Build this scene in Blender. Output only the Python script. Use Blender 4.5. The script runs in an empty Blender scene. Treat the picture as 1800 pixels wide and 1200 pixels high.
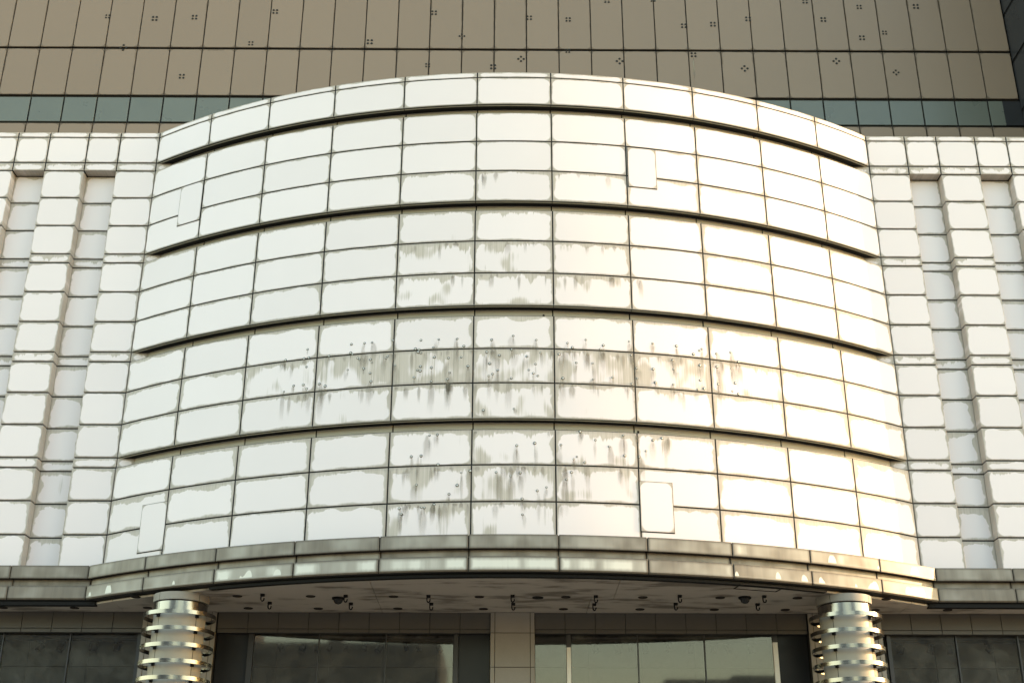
import bpy, math, random
from mathutils import Vector, Matrix

random.seed(11)
S = bpy.context.scene
COL = S.collection
ZO = 1.6                                     # eye height: the heights below are measured from the eye

# ------------------------------------------------------------------ camera
cam_d = bpy.data.cameras.new('camera'); cam = bpy.data.objects.new('camera', cam_d); COL.objects.link(cam)
cam_d.sensor_width = 36.0; cam_d.lens = 2234.03 / 1800 * 36.0
cam_d.clip_start = 0.1; cam_d.clip_end = 2000
pitch, yaw, roll = 0.415843, 0.0051125, 0.0017015
cp, sp, cy, sy, cr, sr = math.cos(pitch), math.sin(pitch), math.cos(yaw), math.sin(yaw), math.cos(roll), math.sin(roll)
F = Vector((sy*cp, cy*cp, sp)); Rt = Vector((cy, -sy, 0)); Up = Rt.cross(F)
R2 = Rt*cr + Up*sr; U2 = -Rt*sr + Up*cr
M = Matrix((R2, U2, -F)).transposed().to_4x4(); M.translation = (-0.1793, -30.0, ZO)
cam.matrix_world = M
S.camera = cam

# ------------------------------------------------------------------ light
SUN_EL, SUN_AZ = math.radians(14.0), math.radians(2.6)      # azimuth from +x, a little behind the facade plane
W = bpy.data.worlds.new('World'); S.world = W; W.use_nodes = True
wn = W.node_tree; bg = wn.nodes['Background']
sky = wn.nodes.new('ShaderNodeTexSky'); sky.sky_type = 'NISHITA'; sky.sun_disc = False
sky.sun_elevation = SUN_EL; sky.sun_rotation = math.radians(90) - SUN_AZ
sky.air_density = 1.7; sky.dust_density = 1.0; sky.ozone_density = 1.0
wn.links.new(sky.outputs[0], bg.inputs[0]); bg.inputs[1].default_value = 0.15
sun_d = bpy.data.lights.new('sun', 'SUN'); sun_d.energy = 2.0; sun_d.angle = math.radians(0.5)
sun_d.color = (0.88, 0.59, 0.32)
sun = bpy.data.objects.new('sun', sun_d); COL.objects.link(sun)
sv = Vector((math.cos(SUN_EL)*math.cos(SUN_AZ), math.cos(SUN_EL)*math.sin(SUN_AZ), math.sin(SUN_EL)))
sun.rotation_euler = sv.to_track_quat('Z', 'Y').to_euler(); sun.location = (40, 0, 40)
S.view_settings.view_transform = 'Standard'; S.view_settings.look = 'None'
S.view_settings.gamma = 1.0; S.view_settings.use_curve_mapping = False
S.view_settings.exposure = 2.16

# ------------------------------------------------------------------ material helpers
class NT:
    def __init__(s, name):
        s.m = bpy.data.materials.new(name); s.m.use_nodes = True; s.t = s.m.node_tree
        s.t.nodes.clear(); s.out = s.t.nodes.new('ShaderNodeOutputMaterial')
    def n(s, typ, **kw):
        nd = s.t.nodes.new(typ)
        for k, v in kw.items(): setattr(nd, k, v)
        return nd
    def put(s, sock, v):
        if isinstance(v, bpy.types.NodeSocket): s.t.links.new(v, sock)
        elif v is not None: sock.default_value = v
    def math(s, op, a, b=None, c=None, clamp=False):
        nd = s.n('ShaderNodeMath', operation=op, use_clamp=clamp)
        s.put(nd.inputs[0], a); s.put(nd.inputs[1], b); s.put(nd.inputs[2], c); return nd.outputs[0]
    def step(s, x, a, b):                     # smooth 0 at a to 1 at b
        nd = s.n('ShaderNodeMapRange', interpolation_type='SMOOTHSTEP')
        s.put(nd.inputs[0], x); s.put(nd.inputs[1], a); s.put(nd.inputs[2], b); return nd.outputs[0]
    def xyz(s, x, y, z):
        nd = s.n('ShaderNodeCombineXYZ'); s.put(nd.inputs[0], x); s.put(nd.inputs[1], y); s.put(nd.inputs[2], z); return nd.outputs[0]
    def sep(s, v):
        nd = s.n('ShaderNodeSeparateXYZ'); s.put(nd.inputs[0], v); return nd.outputs
    def noise(s, vec, scale=1.0, detail=2.0, rough=0.5):
        nd = s.n('ShaderNodeTexNoise'); s.put(nd.inputs['Vector'], vec)
        nd.inputs['Scale'].default_value = scale; nd.inputs['Detail'].default_value = detail; nd.inputs['Roughness'].default_value = rough
        return nd.outputs['Fac']
    def mix(s, f, a, b):
        nd = s.n('ShaderNodeMix', data_type='RGBA'); s.put(nd.inputs[0], f)
        s.put(nd.inputs[6], a if isinstance(a, bpy.types.NodeSocket) else (*a, 1)); s.put(nd.inputs[7], b if isinstance(b, bpy.types.NodeSocket) else (*b, 1))
        return nd.outputs[2]
    def bsdf(s, color, rough=0.5, metal=0.0, spec=0.5, normal=None):
        b = s.n('ShaderNodeBsdfPrincipled')
        s.put(b.inputs['Base Color'], color if isinstance(color, bpy.types.NodeSocket) else (*color, 1))
        s.put(b.inputs['Roughness'], rough); s.put(b.inputs['Metallic'], metal); s.put(b.inputs['Specular IOR Level'], spec)
        if normal is not None: s.put(b.inputs['Normal'], normal)
        return b.outputs[0]
    def bump(s, h, dist=0.002, strength=0.3):
        nd = s.n('ShaderNodeBump'); nd.inputs['Distance'].default_value = dist; nd.inputs['Strength'].default_value = strength
        s.put(nd.inputs['Height'], h); return nd.outputs[0]
    def done(s, sh): s.t.links.new(sh, s.out.inputs[0]); return s.m

def panel_uv(g):
    a = g.sep(g.n('ShaderNodeUVMap', uv_map='metres').outputs[0]); h = g.sep(g.n('ShaderNodeUVMap', uv_map='half').outputs[0])
    oi = g.n('ShaderNodeObjectInfo'); seed = g.math('MULTIPLY', oi.outputs['Random'], 137.0)
    c = g.n('ShaderNodeSeparateColor'); g.put(c.inputs[0], oi.outputs['Color'])
    return a[0], a[1], h[0], h[1], seed, c.outputs[0], c.outputs[1], c.outputs[2]

def inside(g, u, v, hu, hv, r):               # distance inwards from the rim of a round-cornered rectangle
    qx = g.math('ADD', g.math('SUBTRACT', g.math('ABSOLUTE', u), hu), r)
    qy = g.math('ADD', g.math('SUBTRACT', g.math('ABSOLUTE', v), hv), r)
    mx, my = g.math('MAXIMUM', qx, 0.0), g.math('MAXIMUM', qy, 0.0)
    ln = g.math('SQRT', g.math('ADD', g.math('MULTIPLY', mx, mx), g.math('MULTIPLY', my, my)))
    return g.math('SUBTRACT', g.math('SUBTRACT', r, ln), g.math('MINIMUM', g.math('MAXIMUM', qx, qy), 0.0))

def mat_panel(name, base, dirt, dark, rough=0.42):
    """painted metal panel: grime keeps to the rim, runs down from the top edge and streaks. Object colour: R rim, G runs, B streaks."""
    g = NT(name); u, v, hu, hv, seed, R, G, B = panel_uv(g)
    n_lo = g.noise(g.xyz(g.math('MULTIPLY', u, 1.9), g.math('MULTIPLY', v, 2.3), seed), 1.0, 3.0)
    n_hi = g.noise(g.xyz(g.math('MULTIPLY', u, 14.0), g.math('MULTIPLY', v, 9.0), seed), 1.0, 2.0)
    di = inside(g, u, v, hu, hv, 0.17)
    te = g.math('MULTIPLY', R, g.math('ADD', g.math('MULTIPLY', g.math('SUBTRACT', n_lo, 0.34), 0.34), g.math('MULTIPLY', n_hi, 0.035)))
    updown = g.step(v, g.math('MULTIPLY', hv, -1.0), g.math('MULTIPLY', hv, 0.75))
    te = g.math('MULTIPLY', te, g.math('ADD', 0.5, g.math('MULTIPLY', updown, 0.75)))
    rim = g.step(g.math('SUBTRACT', te, di), g.math('SUBTRACT', g.math('MULTIPLY', updown, 0.018), 0.028), g.math('SUBTRACT', 0.024, g.math('MULTIPLY', updown, 0.012)))
    dt = g.math('SUBTRACT', hv, v)            # down from the top edge
    c1 = g.noise(g.xyz(g.math('MULTIPLY', u, 2.2), 3.1, seed), 1.0, 1.0)
    c2 = g.noise(g.xyz(g.math('MULTIPLY', u, 16.0), 7.7, seed), 1.0, 3.0, 0.65)
    Lr = g.math('MULTIPLY', G, g.math('ADD', g.math('MULTIPLY', g.math('MAXIMUM', g.math('SUBTRACT', c1, 0.42), 0.0), 0.9),
                                         g.math('MULTIPLY', g.math('MAXIMUM', g.math('SUBTRACT', c2, 0.45), 0.0), 0.55)))
    run = g.step(g.math('SUBTRACT', Lr, dt), -0.02, 0.035)
    s1 = g.noise(g.xyz(g.math('MULTIPLY', u, 26.0), g.math('MULTIPLY', v, 0.7), seed), 1.0, 3.0, 0.6)
    s2 = g.noise(g.xyz(g.math('MULTIPLY', u, 2.0), g.math('MULTIPLY', v, 1.3), g.math('ADD', seed, 31.0)), 1.0, 1.0)
    cover = g.math('ADD', g.math('MULTIPLY', s2, 1.0), g.math('ADD', g.math('MULTIPLY', B, 0.41), g.math('MULTIPLY', s1, 0.25)))
    strk = g.math('MULTIPLY', g.step(cover, 0.90, 1.04), g.step(B, 0.02, 0.2))
    tot = g.math('MAXIMUM', rim, g.math('MAXIMUM', run, strk))
    deep = g.math('MAXIMUM', g.math('MULTIPLY', g.step(di, 0.085, 0.0), 0.75), g.math('MULTIPLY', g.step(s1, 0.5, 0.75), 0.5))
    tone = g.mix(g.math('MULTIPLY', deep, g.math('ADD', 0.45, g.math('MULTIPLY', n_lo, 0.6))), dirt, dark)
    film = g.noise(g.xyz(g.math('MULTIPLY', u, 0.9), g.math('MULTIPLY', v, 0.7), seed), 1.0, 3.0)
    clean = g.mix(g.math('ADD', g.math('MULTIPLY', film, 0.24), g.math('MULTIPLY', g.math('FRACT', g.math('MULTIPLY', seed, 0.317)), 0.34)), base, tuple(c*0.83 for c in base))
    # thin grey film hugging the rim even on the clean panels
    hug = g.math('MULTIPLY', g.step(di, 0.045, -0.01), g.math('MULTIPLY', 0.4, n_lo))
    col = g.mix(hug, clean, dirt)
    col = g.mix(g.math('MULTIPLY', tot, g.math('ADD', 0.45, g.math('MULTIPLY', s1, 0.6)), clamp=True), col, tone)
    rg = g.math('ADD', rough, g.math('MULTIPLY', tot, 0.3))
    return g.done(g.bsdf(col, rg, spec=0.3))

def mat_fascia(name, base, dirt, dark):
    """ledge casing: soot nearly everywhere, rain-washed patches in the middle (object colour R: how much is washed)."""
    g = NT(name); u, v, hu, hv, seed, R, G, B = panel_uv(g)
    st = g.noise(g.xyz(g.math('MULTIPLY', u, 9.0), g.math('MULTIPLY', v, 0.9), seed), 1.0, 3.0, 0.6)
    lo = g.noise(g.xyz(g.math('MULTIPLY', u, 1.6), g.math('MULTIPLY', v, 1.2), seed), 1.0, 2.0)
    di = inside(g, u, v, hu, hv, 0.07)
    tone = g.mix(g.math('ADD', g.math('MULTIPLY', st, 0.7), g.math('MULTIPLY', g.step(di, 0.05, 0.0), 0.45), clamp=True), dirt, dark)
    blot = g.noise(g.xyz(g.math('MULTIPLY', u, 1.9), 4.0, seed), 1.0, 1.5)
    edge = g.math('ADD', di, g.math('MULTIPLY', g.math('SUBTRACT', st, 0.5), 0.06))
    wash = g.math('MULTIPLY', g.step(edge, 0.015, 0.12), g.step(g.math('ADD', g.math('ADD', blot, g.math('MULTIPLY', R, 0.6)), g.math('MULTIPLY', st, 0.12)), 0.95, 1.13))
    bn = g.noise(g.xyz(g.math('MULTIPLY', u, 2.4), 9.0, seed), 1.0, 1.5, 0.5)
    hh_ = g.math('MULTIPLY', g.math('SQRT', g.math('MAXIMUM', g.math('SUBTRACT', bn, 0.55), 0.0)), g.math('MULTIPLY', hv, 4.4))
    vb = g.math('ADD', v, g.math('MULTIPLY', hv, 0.62))
    blob = g.math('MULTIPLY', g.math('MULTIPLY', g.step(g.math('SUBTRACT', g.math('MINIMUM', hh_, g.math('MULTIPLY', hv, 1.15)), vb), -0.012, 0.02), g.step(vb, -0.012, 0.014)), g.step(G, 0.1, 0.2))
    wash = g.math('MAXIMUM', wash, blob)
    grey = g.math('MULTIPLY', g.step(g.math('ADD', lo, g.math('MULTIPLY', R, 0.4)), 0.45, 0.85), 0.55)
    col = g.mix(g.math('MULTIPLY', grey, g.step(di, 0.0, 0.08)), tone, tuple(0.55*b + 0.45*d for b, d in zip(base, dirt)))
    col = g.mix(g.math('MULTIPLY', wash, 0.92), col, base)
    return g.done(g.bsdf(col, g.math('SUBTRACT', 0.42, g.math('MULTIPLY', wash, 0.1)), spec=0.45, normal=g.bump(lo, 0.006, 0.4)))

def mat_plain(name, base, rough=0.5, metal=0.0, var=0.15, scale=3.0, stretch=(1, 1, 1), spec=0.5, bump=0.0, speck=0.0):
    g = NT(name); oi = g.n('ShaderNodeObjectInfo'); tc = g.n('ShaderNodeTexCoord')
    p = g.sep(tc.outputs['Object']); seed = g.math('MULTIPLY', oi.outputs['Random'], 57.0)
    vec = g.xyz(g.math('MULTIPLY', p[0], stretch[0]), g.math('MULTIPLY_ADD', p[1], stretch[1], seed), g.math('MULTIPLY', p[2], stretch[2]))
    n = g.noise(vec, scale, 4.0, 0.6)
    f = g.math('ADD', g.math('MULTIPLY', g.math('SUBTRACT', n, 0.5), 2.2*var), g.math('MULTIPLY', g.math('SUBTRACT', oi.outputs['Random'], 0.5), var*0.6))
    if speck: f = g.math('ADD', f, g.math('MULTIPLY', g.math('SUBTRACT', g.noise(vec, 60.0, 2.0), 0.5), speck))
    hs = g.n('ShaderNodeHueSaturation'); hs.inputs['Color'].default_value = (*base, 1); g.put(hs.inputs['Value'], g.math('ADD', 1.0, f))
    rg = g.math('ADD', rough, g.math('MULTIPLY', g.math('SUBTRACT', n, 0.5), 0.2), clamp=True)
    return g.done(g.bsdf(hs.outputs[0], rg, metal, spec, g.bump(n, bump, 0.4) if bump else None))

WHITE = mat_panel('white_painted_panel', (0.86, 0.785, 0.80), (0.455, 0.410, 0.340), (0.235, 0.208, 0.168))
FASCIA = mat_fascia('sooty_ledge_casing', (0.72, 0.71, 0.65), (0.245, 0.213, 0.172), (0.068, 0.058, 0.047))
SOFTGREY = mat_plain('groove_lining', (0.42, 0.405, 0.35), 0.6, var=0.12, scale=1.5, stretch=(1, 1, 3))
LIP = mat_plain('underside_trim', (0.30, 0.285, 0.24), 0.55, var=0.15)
GAP = mat_plain('joint_backing', (0.013, 0.0125, 0.012), 0.8, var=0.3)
BODY = mat_plain('rendered_wall', (0.35, 0.33, 0.29), 0.8, var=0.15)

def mat_soffit():
    g = NT('stained_soffit'); tc = g.n('ShaderNodeTexCoord'); p = g.sep(tc.outputs['Object'])
    st = g.noise(g.xyz(g.math('MULTIPLY', p[0], 0.8), g.math('MULTIPLY', p[1], 2.6), 0.0), 1.0, 5.0, 0.6)
    lo = g.noise(g.xyz(g.math('MULTIPLY', p[0], 0.28), g.math('MULTIPLY', p[1], 0.6), 5.0), 1.0, 2.0)
    blot = g.step(g.math('ADD', st, g.math('MULTIPLY', lo, 0.7)), 0.84, 1.02)
    spec = g.step(g.noise(g.xyz(g.math('MULTIPLY', p[0], 1.7), g.math('MULTIPLY', p[1], 5.0), 2.0), 1.0, 4.0, 0.7), 0.62, 0.74)
    col = g.mix(g.math('MULTIPLY', g.math('MAXIMUM', blot, g.math('MULTIPLY', spec, 0.7)), 0.85), (0.47, 0.425, 0.385), (0.10, 0.085, 0.072))
    col = g.mix(g.math('MULTIPLY', lo, 0.35), col, (0.33, 0.29, 0.25))
    return g.done(g.bsdf(col, 0.75, spec=0.25, normal=g.bump(st, 0.004, 0.3)))
SOFFIT = mat_soffit()
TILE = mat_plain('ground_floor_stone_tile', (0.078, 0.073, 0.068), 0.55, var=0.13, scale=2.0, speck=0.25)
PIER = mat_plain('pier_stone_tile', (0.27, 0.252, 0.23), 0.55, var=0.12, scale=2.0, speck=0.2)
TOWER = mat_panel('tan_cladding_panel', (0.252, 0.196, 0.150), (0.178, 0.138, 0.106), (0.09, 0.075, 0.06), 0.5)
BLACK = mat_plain('black_metal', (0.010, 0.010, 0.0105), 0.6, var=0.2, spec=0.12)
STEEL = mat_plain('brushed_steel', (0.26, 0.25, 0.24), 0.2, 1.0, var=0.12, scale=4.0, stretch=(1, 1, 14))
CREAM = mat_plain('cream_column_cladding', (0.345, 0.32, 0.27), 0.45, var=0.10, scale=1.2, spec=0.35)
COLLAR = mat_plain('column_collar_stone', (0.27, 0.25, 0.22), 0.6, var=0.12)
FRAME_BRIGHT = mat_plain('white_window_frame', (0.78, 0.77, 0.72), 0.4, var=0.08)  # white stands in for sky reflected by polished metal posts
FRAMED = mat_plain('dark_window_frame', (0.03, 0.03, 0.034), 0.4, var=0.2)
BOARD = mat_plain('inner_board', (0.09, 0.095, 0.097), 0.7, var=0.14, scale=0.9)
PAVE = mat_plain('paving', (0.17, 0.16, 0.14), 0.85, var=0.15, scale=0.4)
BOLT = mat_plain('weathered_bolt', (0.60, 0.59, 0.55), 0.35, 0.6, var=0.25)
RUST = mat_plain('bolt_washer', (0.055, 0.05, 0.042), 0.7, var=0.4)
LENS = mat_plain('downlight_lens', (0.030, 0.021, 0.016), 0.5, var=0.2, spec=0.1)

def mat_glass():
    g = NT('shop_window_glass'); lw = g.n('ShaderNodeLayerWeight'); lw.inputs[0].default_value = 0.28
    tr = g.n('ShaderNodeBsdfTransparent'); tr.inputs[0].default_value = (0.78, 0.78, 0.75, 1)
    gl = g.n('ShaderNodeBsdfGlossy'); gl.inputs['Roughness'].default_value = 0.03; gl.inputs[0].default_value = (0.97, 0.93, 0.90, 1)
    df = g.n('ShaderNodeBsdfDiffuse'); df.inputs[0].default_value = (0.22, 0.22, 0.20, 1)
    tc = g.n('ShaderNodeTexCoord'); dust = g.noise(tc.outputs['Object'], 1.7, 5.0, 0.65)
    m1 = g.n('ShaderNodeMixShader'); g.put(m1.inputs[0], g.math('MULTIPLY', g.step(dust, 0.35, 0.8), 0.22)); g.put(m1.inputs[1], tr.outputs[0]); g.put(m1.inputs[2], df.outputs[0])
    m2 = g.n('ShaderNodeMixShader'); g.put(m2.inputs[0], g.math('ADD', 0.05, g.math('MULTIPLY', lw.outputs['Fresnel'], 0.25))); g.put(m2.inputs[1], m1.outputs[0]); g.put(m2.inputs[2], gl.outputs[0])
    return g.done(m2.outputs[0])
GLASS = mat_glass()
DARKGLASS = mat_plain('dark_opaque_glass', (0.030, 0.032, 0.036), 0.2, var=0.25, scale=0.7, spec=0.12)
TEAL = mat_plain('teal_spandrel_glass', (0.125, 0.140, 0.122), 0.3, var=0.12, scale=0.7, spec=0.5)

def mat_streak():
    g = NT('rust_and_soot_run'); u, v, hu, hv, seed, R, G, B = panel_uv(g)   # u across -1..1, v down 0..1, hu = seed
    n = g.noise(g.xyz(g.math('MULTIPLY', u, 1.3), g.math('MULTIPLY', v, 0.8), g.math('MULTIPLY', hu, 91.0)), 1.0, 3.0, 0.65)
    w = g.math('MULTIPLY', g.math('SUBTRACT', 1.0, g.math('MULTIPLY', v, g.math('MULTIPLY', hu, 0.7))), g.math('ADD', 0.45, g.math('MULTIPLY', 0.55, g.step(v, 0.0, 0.35))))
    across = g.step(g.math('SUBTRACT', w, g.math('ABSOLUTE', g.math('ADD', u, g.math('MULTIPLY', g.math('SUBTRACT', n, 0.5), 0.8)))), 0.0, 0.5)
    along = g.math('MULTIPLY', g.step(g.math('ADD', v, g.math('MULTIPLY', g.math('SUBTRACT', n, 0.5), 0.9)), 1.0, 0.35), g.step(v, 0.0, g.math('MULTIPLY', hu, 0.4)))
    al = g.math('MULTIPLY', g.math('MULTIPLY', across, along), g.math('ADD', hv, g.math('MULTIPLY', n, 0.35)), clamp=True)
    tr = g.n('ShaderNodeBsdfTransparent'); df = g.n('ShaderNodeBsdfDiffuse')
    g.put(df.inputs[0], g.mix(n, (0.37, 0.335, 0.275), (0.19, 0.168, 0.135)))
    mx = g.n('ShaderNodeMixShader'); g.put(mx.inputs[0], al); g.put(mx.inputs[1], tr.outputs[0]); g.put(mx.inputs[2], df.outputs[0])
    return g.done(mx.outputs[0])
STREAK = mat_streak()

# ------------------------------------------------------------------ object helpers
def link(o, parent=None):
    COL.objects.link(o)
    if parent is not None: o.parent = parent
    return o
def obj(name, me, parent=None, loc=(0, 0, 0), rz=0.0, color=None):
    o = bpy.data.objects.new(name, me); o.location = loc; o.rotation_euler = (0, 0, rz)
    if color: o.color = color
    return link(o, parent)
def empty(name, loc=(0, 0, 0), parent=None):
    o = bpy.data.objects.new(name, None); o.location = loc; o.empty_display_size = 0.3
    return link(o, parent)
def tag(o, label=None, cat=None, group=None, kind=None):
    for k, v in (('label', label), ('category', cat), ('group', group), ('kind', kind)):
        if v: o[k] = v
    return o
def mesh(name, vs, fs, mat, smooth=None, mats=None, fmat=None):
    me = bpy.data.meshes.new(name); me.from_pydata(vs, [], fs)
    for m in (mats or [mat]): me.materials.append(m)
    if smooth is not None:
        for p in me.polygons: p.use_smooth = bool(smooth[p.index]) if isinstance(smooth, (list, tuple)) else smooth
    if fmat:
        for p in me.polygons: p.material_index = fmat[p.index]
    if smooth is not None and any(smooth if isinstance(smooth, (list, tuple)) else [smooth]): me.set_sharp_from_angle(angle=math.radians(28))
    me.update(); return me
class MB:                                     # collects simple solids for one mesh
    def __init__(s): s.v, s.f, s.sm, s.mi = [], [], [], []
    def add(s, vs, fs, sm=False, mi=0):
        b = len(s.v); s.v += [tuple(v) for v in vs]; s.f += [tuple(i + b for i in f) for f in fs]; s.sm += [sm]*len(fs); s.mi += [mi]*len(fs)
    def box(s, x0, x1, y0, y1, z0, z1, mi=0):
        s.add([(x0,y0,z0),(x1,y0,z0),(x1,y1,z0),(x0,y1,z0),(x0,y0,z1),(x1,y0,z1),(x1,y1,z1),(x0,y1,z1)],
              [(0,3,2,1),(4,5,6,7),(0,1,5,4),(1,2,6,5),(2,3,7,6),(3,0,4,7)], mi=mi)
    def lathe(s, prof, n=24, c=(0, 0), a0=0.0, a1=2*math.pi, sm=True, mi=0):   # prof: (r, z) from bottom to top, outward normals
        full = abs(a1 - a0 - 2*math.pi) < 1e-6; k = n if full else n + 1
        vs = [(c[0] + r*math.sin(a0 + (a1 - a0)*i/n), c[1] - r*math.cos(a0 + (a1 - a0)*i/n), z) for r, z in prof for i in range(k)]
        fs = []
        for j in range(len(prof) - 1):
            for i in range(n):
                i2 = (i + 1) % k
                fs.append((j*k + i, j*k + i2, (j+1)*k + i2, (j+1)*k + i))
        s.add(vs, fs, sm, mi)
    def build(s, name, mats):
        return mesh(name, s.v, s.f, None, s.sm, mats if isinstance(mats, list) else [mats], s.mi)

def sheet(name, w, h, t, c, mat, arc=None, cb=None):
    """a panel: w wide, h high, t thick, chamfered by c all round (cb: chamfer at the foot); flat in xz facing -y, centred, or bent on a radius `arc`."""
    cb = cb or c; ns = 6 if arc else 1
    us = [-w/2] + [-w/2 + c + (w - 2*c)*i/ns for i in range(ns + 1)] + [w/2]
    vs_ = [-h/2, -h/2 + cb, h/2 - c, h/2]
    def P(u, v, d):
        if arc: a = u/arc; r = arc - d; return (r*math.sin(a), -r*math.cos(a), v)
        return (u, d, v)
    nu = len(us); V, UV, Fs, sm = [], [], [], []
    for j, v in enumerate(vs_):
        for i, u in enumerate(us):
            bd = i in (0, nu - 1) or j in (0, 3)
            V.append(P(u, v, (cb if j == 0 else c) if bd else 0.0)); UV.append((u, v))
    for j in range(3):
        for i in range(nu - 1):
            Fs.append((j*nu + i, j*nu + i + 1, (j+1)*nu + i + 1, (j+1)*nu + i)); sm.append(j == 1 and 0 < i < nu - 2)
    loop = [i for i in range(nu)] + [j*nu + nu - 1 for j in range(1, 4)] + [3*nu + i for i in range(nu - 2, -1, -1)] + [j*nu for j in (2, 1)]
    b = len(V)
    for k in loop: V.append(P(*UV[k], t)); UV.append(UV[k])
    n = len(loop)
    for k in range(n):
        k2 = (k + 1) % n; Fs.append((loop[k2], loop[k], b + k, b + k2)); sm.append(False)
    dark = arc and mat.name.startswith('white')
    me = mesh(name, V, Fs, mat, sm, [mat, GAP] if dark else None, [0]*(len(Fs) - n) + [1]*n if dark else None)
    a = me.uv_layers.new(name='metres'); hf = me.uv_layers.new(name='half')
    for lp in me.loops:
        a.data[lp.index].uv = UV[lp.vertex_index]; hf.data[lp.index].uv = (w/2, h/2)
    return me

# ------------------------------------------------------------------ measures
RB, SAG, HW = 18.0055, 2.898, 9.796          # radius of the bay, how far it bulges, half its width
YC = RB - SAG                                # its axis
A = math.asin(HW/RB); NC = 11; DA = 2*A/NC
LV = [19.537, 19.373, 18.558, 18.299, 17.452, 16.595, 15.739, 15.478, 14.625, 13.763, 12.909, 12.641, 11.794, 10.935, 10.066, 9.807, 8.962, 8.112, 7.20]
ROWS = [('coping', 19.373, 19.537), ('row', 18.558, 19.373), ('groove', 18.299, 18.558)]
k = 3
for t in range(4):
    for r in range(3): ROWS.append(('row', LV[k + 1], LV[k])); k += 1
    if t < 3: ROWS.append(('groove', LV[k + 1], LV[k])); k += 1
GAPW = 0.034
GD = 0.25                                    # depth of the grooves

# ------------------------------------------------------------------ ground
gm = MB(); gm.add([(-400,-400,0),(400,-400,0),(400,400,0),(-400,400,0)], [(0,1,2,3)])
g_o = obj('ground', gm.build('ground', PAVE)); g_o['kind'] = 'structure'

# ------------------------------------------------------------------ the department store
store = empty('department_store')
tag(store, 'white panelled store with a curved bulging bay streaked with grime, before a tan tower', 'building')
bd = MB(); bd.box(-16.74, 16.74, 0.40, 9.6, 7.5 + ZO - 0.6, 19.50 + ZO); bd.box(-16.74, 16.74, 1.6, 9.6, 0.002, 8.4)
obj('wall', bd.build('body', BODY), store)

# curved bay: dark backing with the grooves cut into it, panels in front of it
prof = []
for kind, z0, z1 in ROWS:
    r = RB - 0.018 if kind != 'groove' else RB - GD - 0.018
    prof += [(r, z1 + ZO), (r, z0 + ZO)]
prof = prof[::-1]
bm = MB(); bm.lathe(prof, 44, (0, YC), -A, A, sm=False)
top = [((RB - 0.018)*math.sin(-A + 2*A*i/44), YC - (RB - 0.018)*math.cos(-A + 2*A*i/44), 19.53 + ZO) for i in range(45)]
bm.add(top + [(HW, 0.5, 19.53 + ZO), (-HW, 0.5, 19.53 + ZO)], [tuple(range(47))])
bay = obj('curved_bay', bm.build('bay_backing', GAP), store)

# how dirty a panel of the bay is: (row index from the top, column) -> rim, runs, streaks
def bay_dirt(ri, c):
    side = abs(c - 5)
    low = min(1.0, ri/11.0)
    rim = 0.18 + 0.62*low + random.uniform(-0.15, 0.22); run = 0.10 + 0.35*low*random.random() + 0.08*random.random(); st = 0.0
    if ri == 0: rim, run = 0.25, 0.06
    heavy = {(3, 4): .15, (3, 5): .22, (3, 6): .15, (4, 4): .1, (4, 5): .28, (4, 6): .05, (5, 4): .62, (5, 5): .55, (5, 6): .32, (6, 4): .52, (6, 5): .35, (6, 6): .42,
             (7, 4): .15, (7, 3): .05, (8, 2): .5, (8, 3): .82, (8, 4): 1.0, (8, 5): .8, (8, 6): .85, (8, 7): .85, (8, 8): .45, (9, 2): .3, (9, 3): .38, (9, 4): .36, (9, 5): .62,
             (9, 6): .22, (9, 7): .35, (9, 8): .2, (10, 4): .34, (10, 5): .45, (10, 6): .35, (10, 7): .25, (11, 4): .62, (11, 5): .55, (11, 6): .5, (12, 4): .5, (12, 5): .45}
    st = heavy.get((ri, c), 0.0)
    if st: run = max(run, 0.25 + 1.5*st*random.uniform(.6, 1.1)); rim = max(rim, 0.6 + 0.4*st)
    if not st: rim *= random.choice((.45, .8, 1.0, 1.0, 1.3))
    if c in (0, 10) and ri > 3: rim += 0.15
    return (rim, run, st, 1.0)

pcache = {}
def bay_panel_mesh(h, kind):
    key = (round(h, 3), kind)
    if key not in pcache:
        r = RB if kind != 'groove' else RB - GD
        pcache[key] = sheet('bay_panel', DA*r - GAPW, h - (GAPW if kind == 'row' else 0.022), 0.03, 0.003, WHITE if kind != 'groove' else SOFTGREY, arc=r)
    return pcache[key]
ri = 0
for kind, z0, z1 in ROWS:
    nm = {'coping': 'coping_panel', 'row': 'panel', 'groove': 'groove_panel'}[kind]
    for c in range(NC):
        phi = -A + DA*(c + 0.5)
        col = bay_dirt(ri, c) if kind == 'row' else (0.3, 0.1, 0, 1)
        o = obj(nm, bay_panel_mesh(z1 - z0, kind), bay, (0, YC, (z0 + z1)/2 + ZO), phi, col)
        if kind == 'row' : o.rotation_euler[1] = random.uniform(-.0006, .0006)
    if kind == 'row': ri += 1
# underside trims: one per column at the foot of the cap and of each upper tier
def trim_mesh():
    b = MB(); w = DA/2 - 0.008/RB
    z = 0.0
    b.lathe([(RB - GD, z + 0.012), (RB - 0.070, z + 0.012), (RB - 0.070, z - 0.022), (RB - 0.050, z - 0.022), (RB - 0.050, z + 0.004), (RB - 0.006, z + 0.004), (RB - 0.006, z + 0.03)], 6, (0, 0), -w, w, sm=False)
    return b.build('underside_trim', LIP)
tm = trim_mesh()
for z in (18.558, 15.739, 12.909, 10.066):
    for c in range(NC): obj('underside_trim', tm, bay, (0, YC, z + ZO), -A + DA*(c + 0.5))

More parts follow.
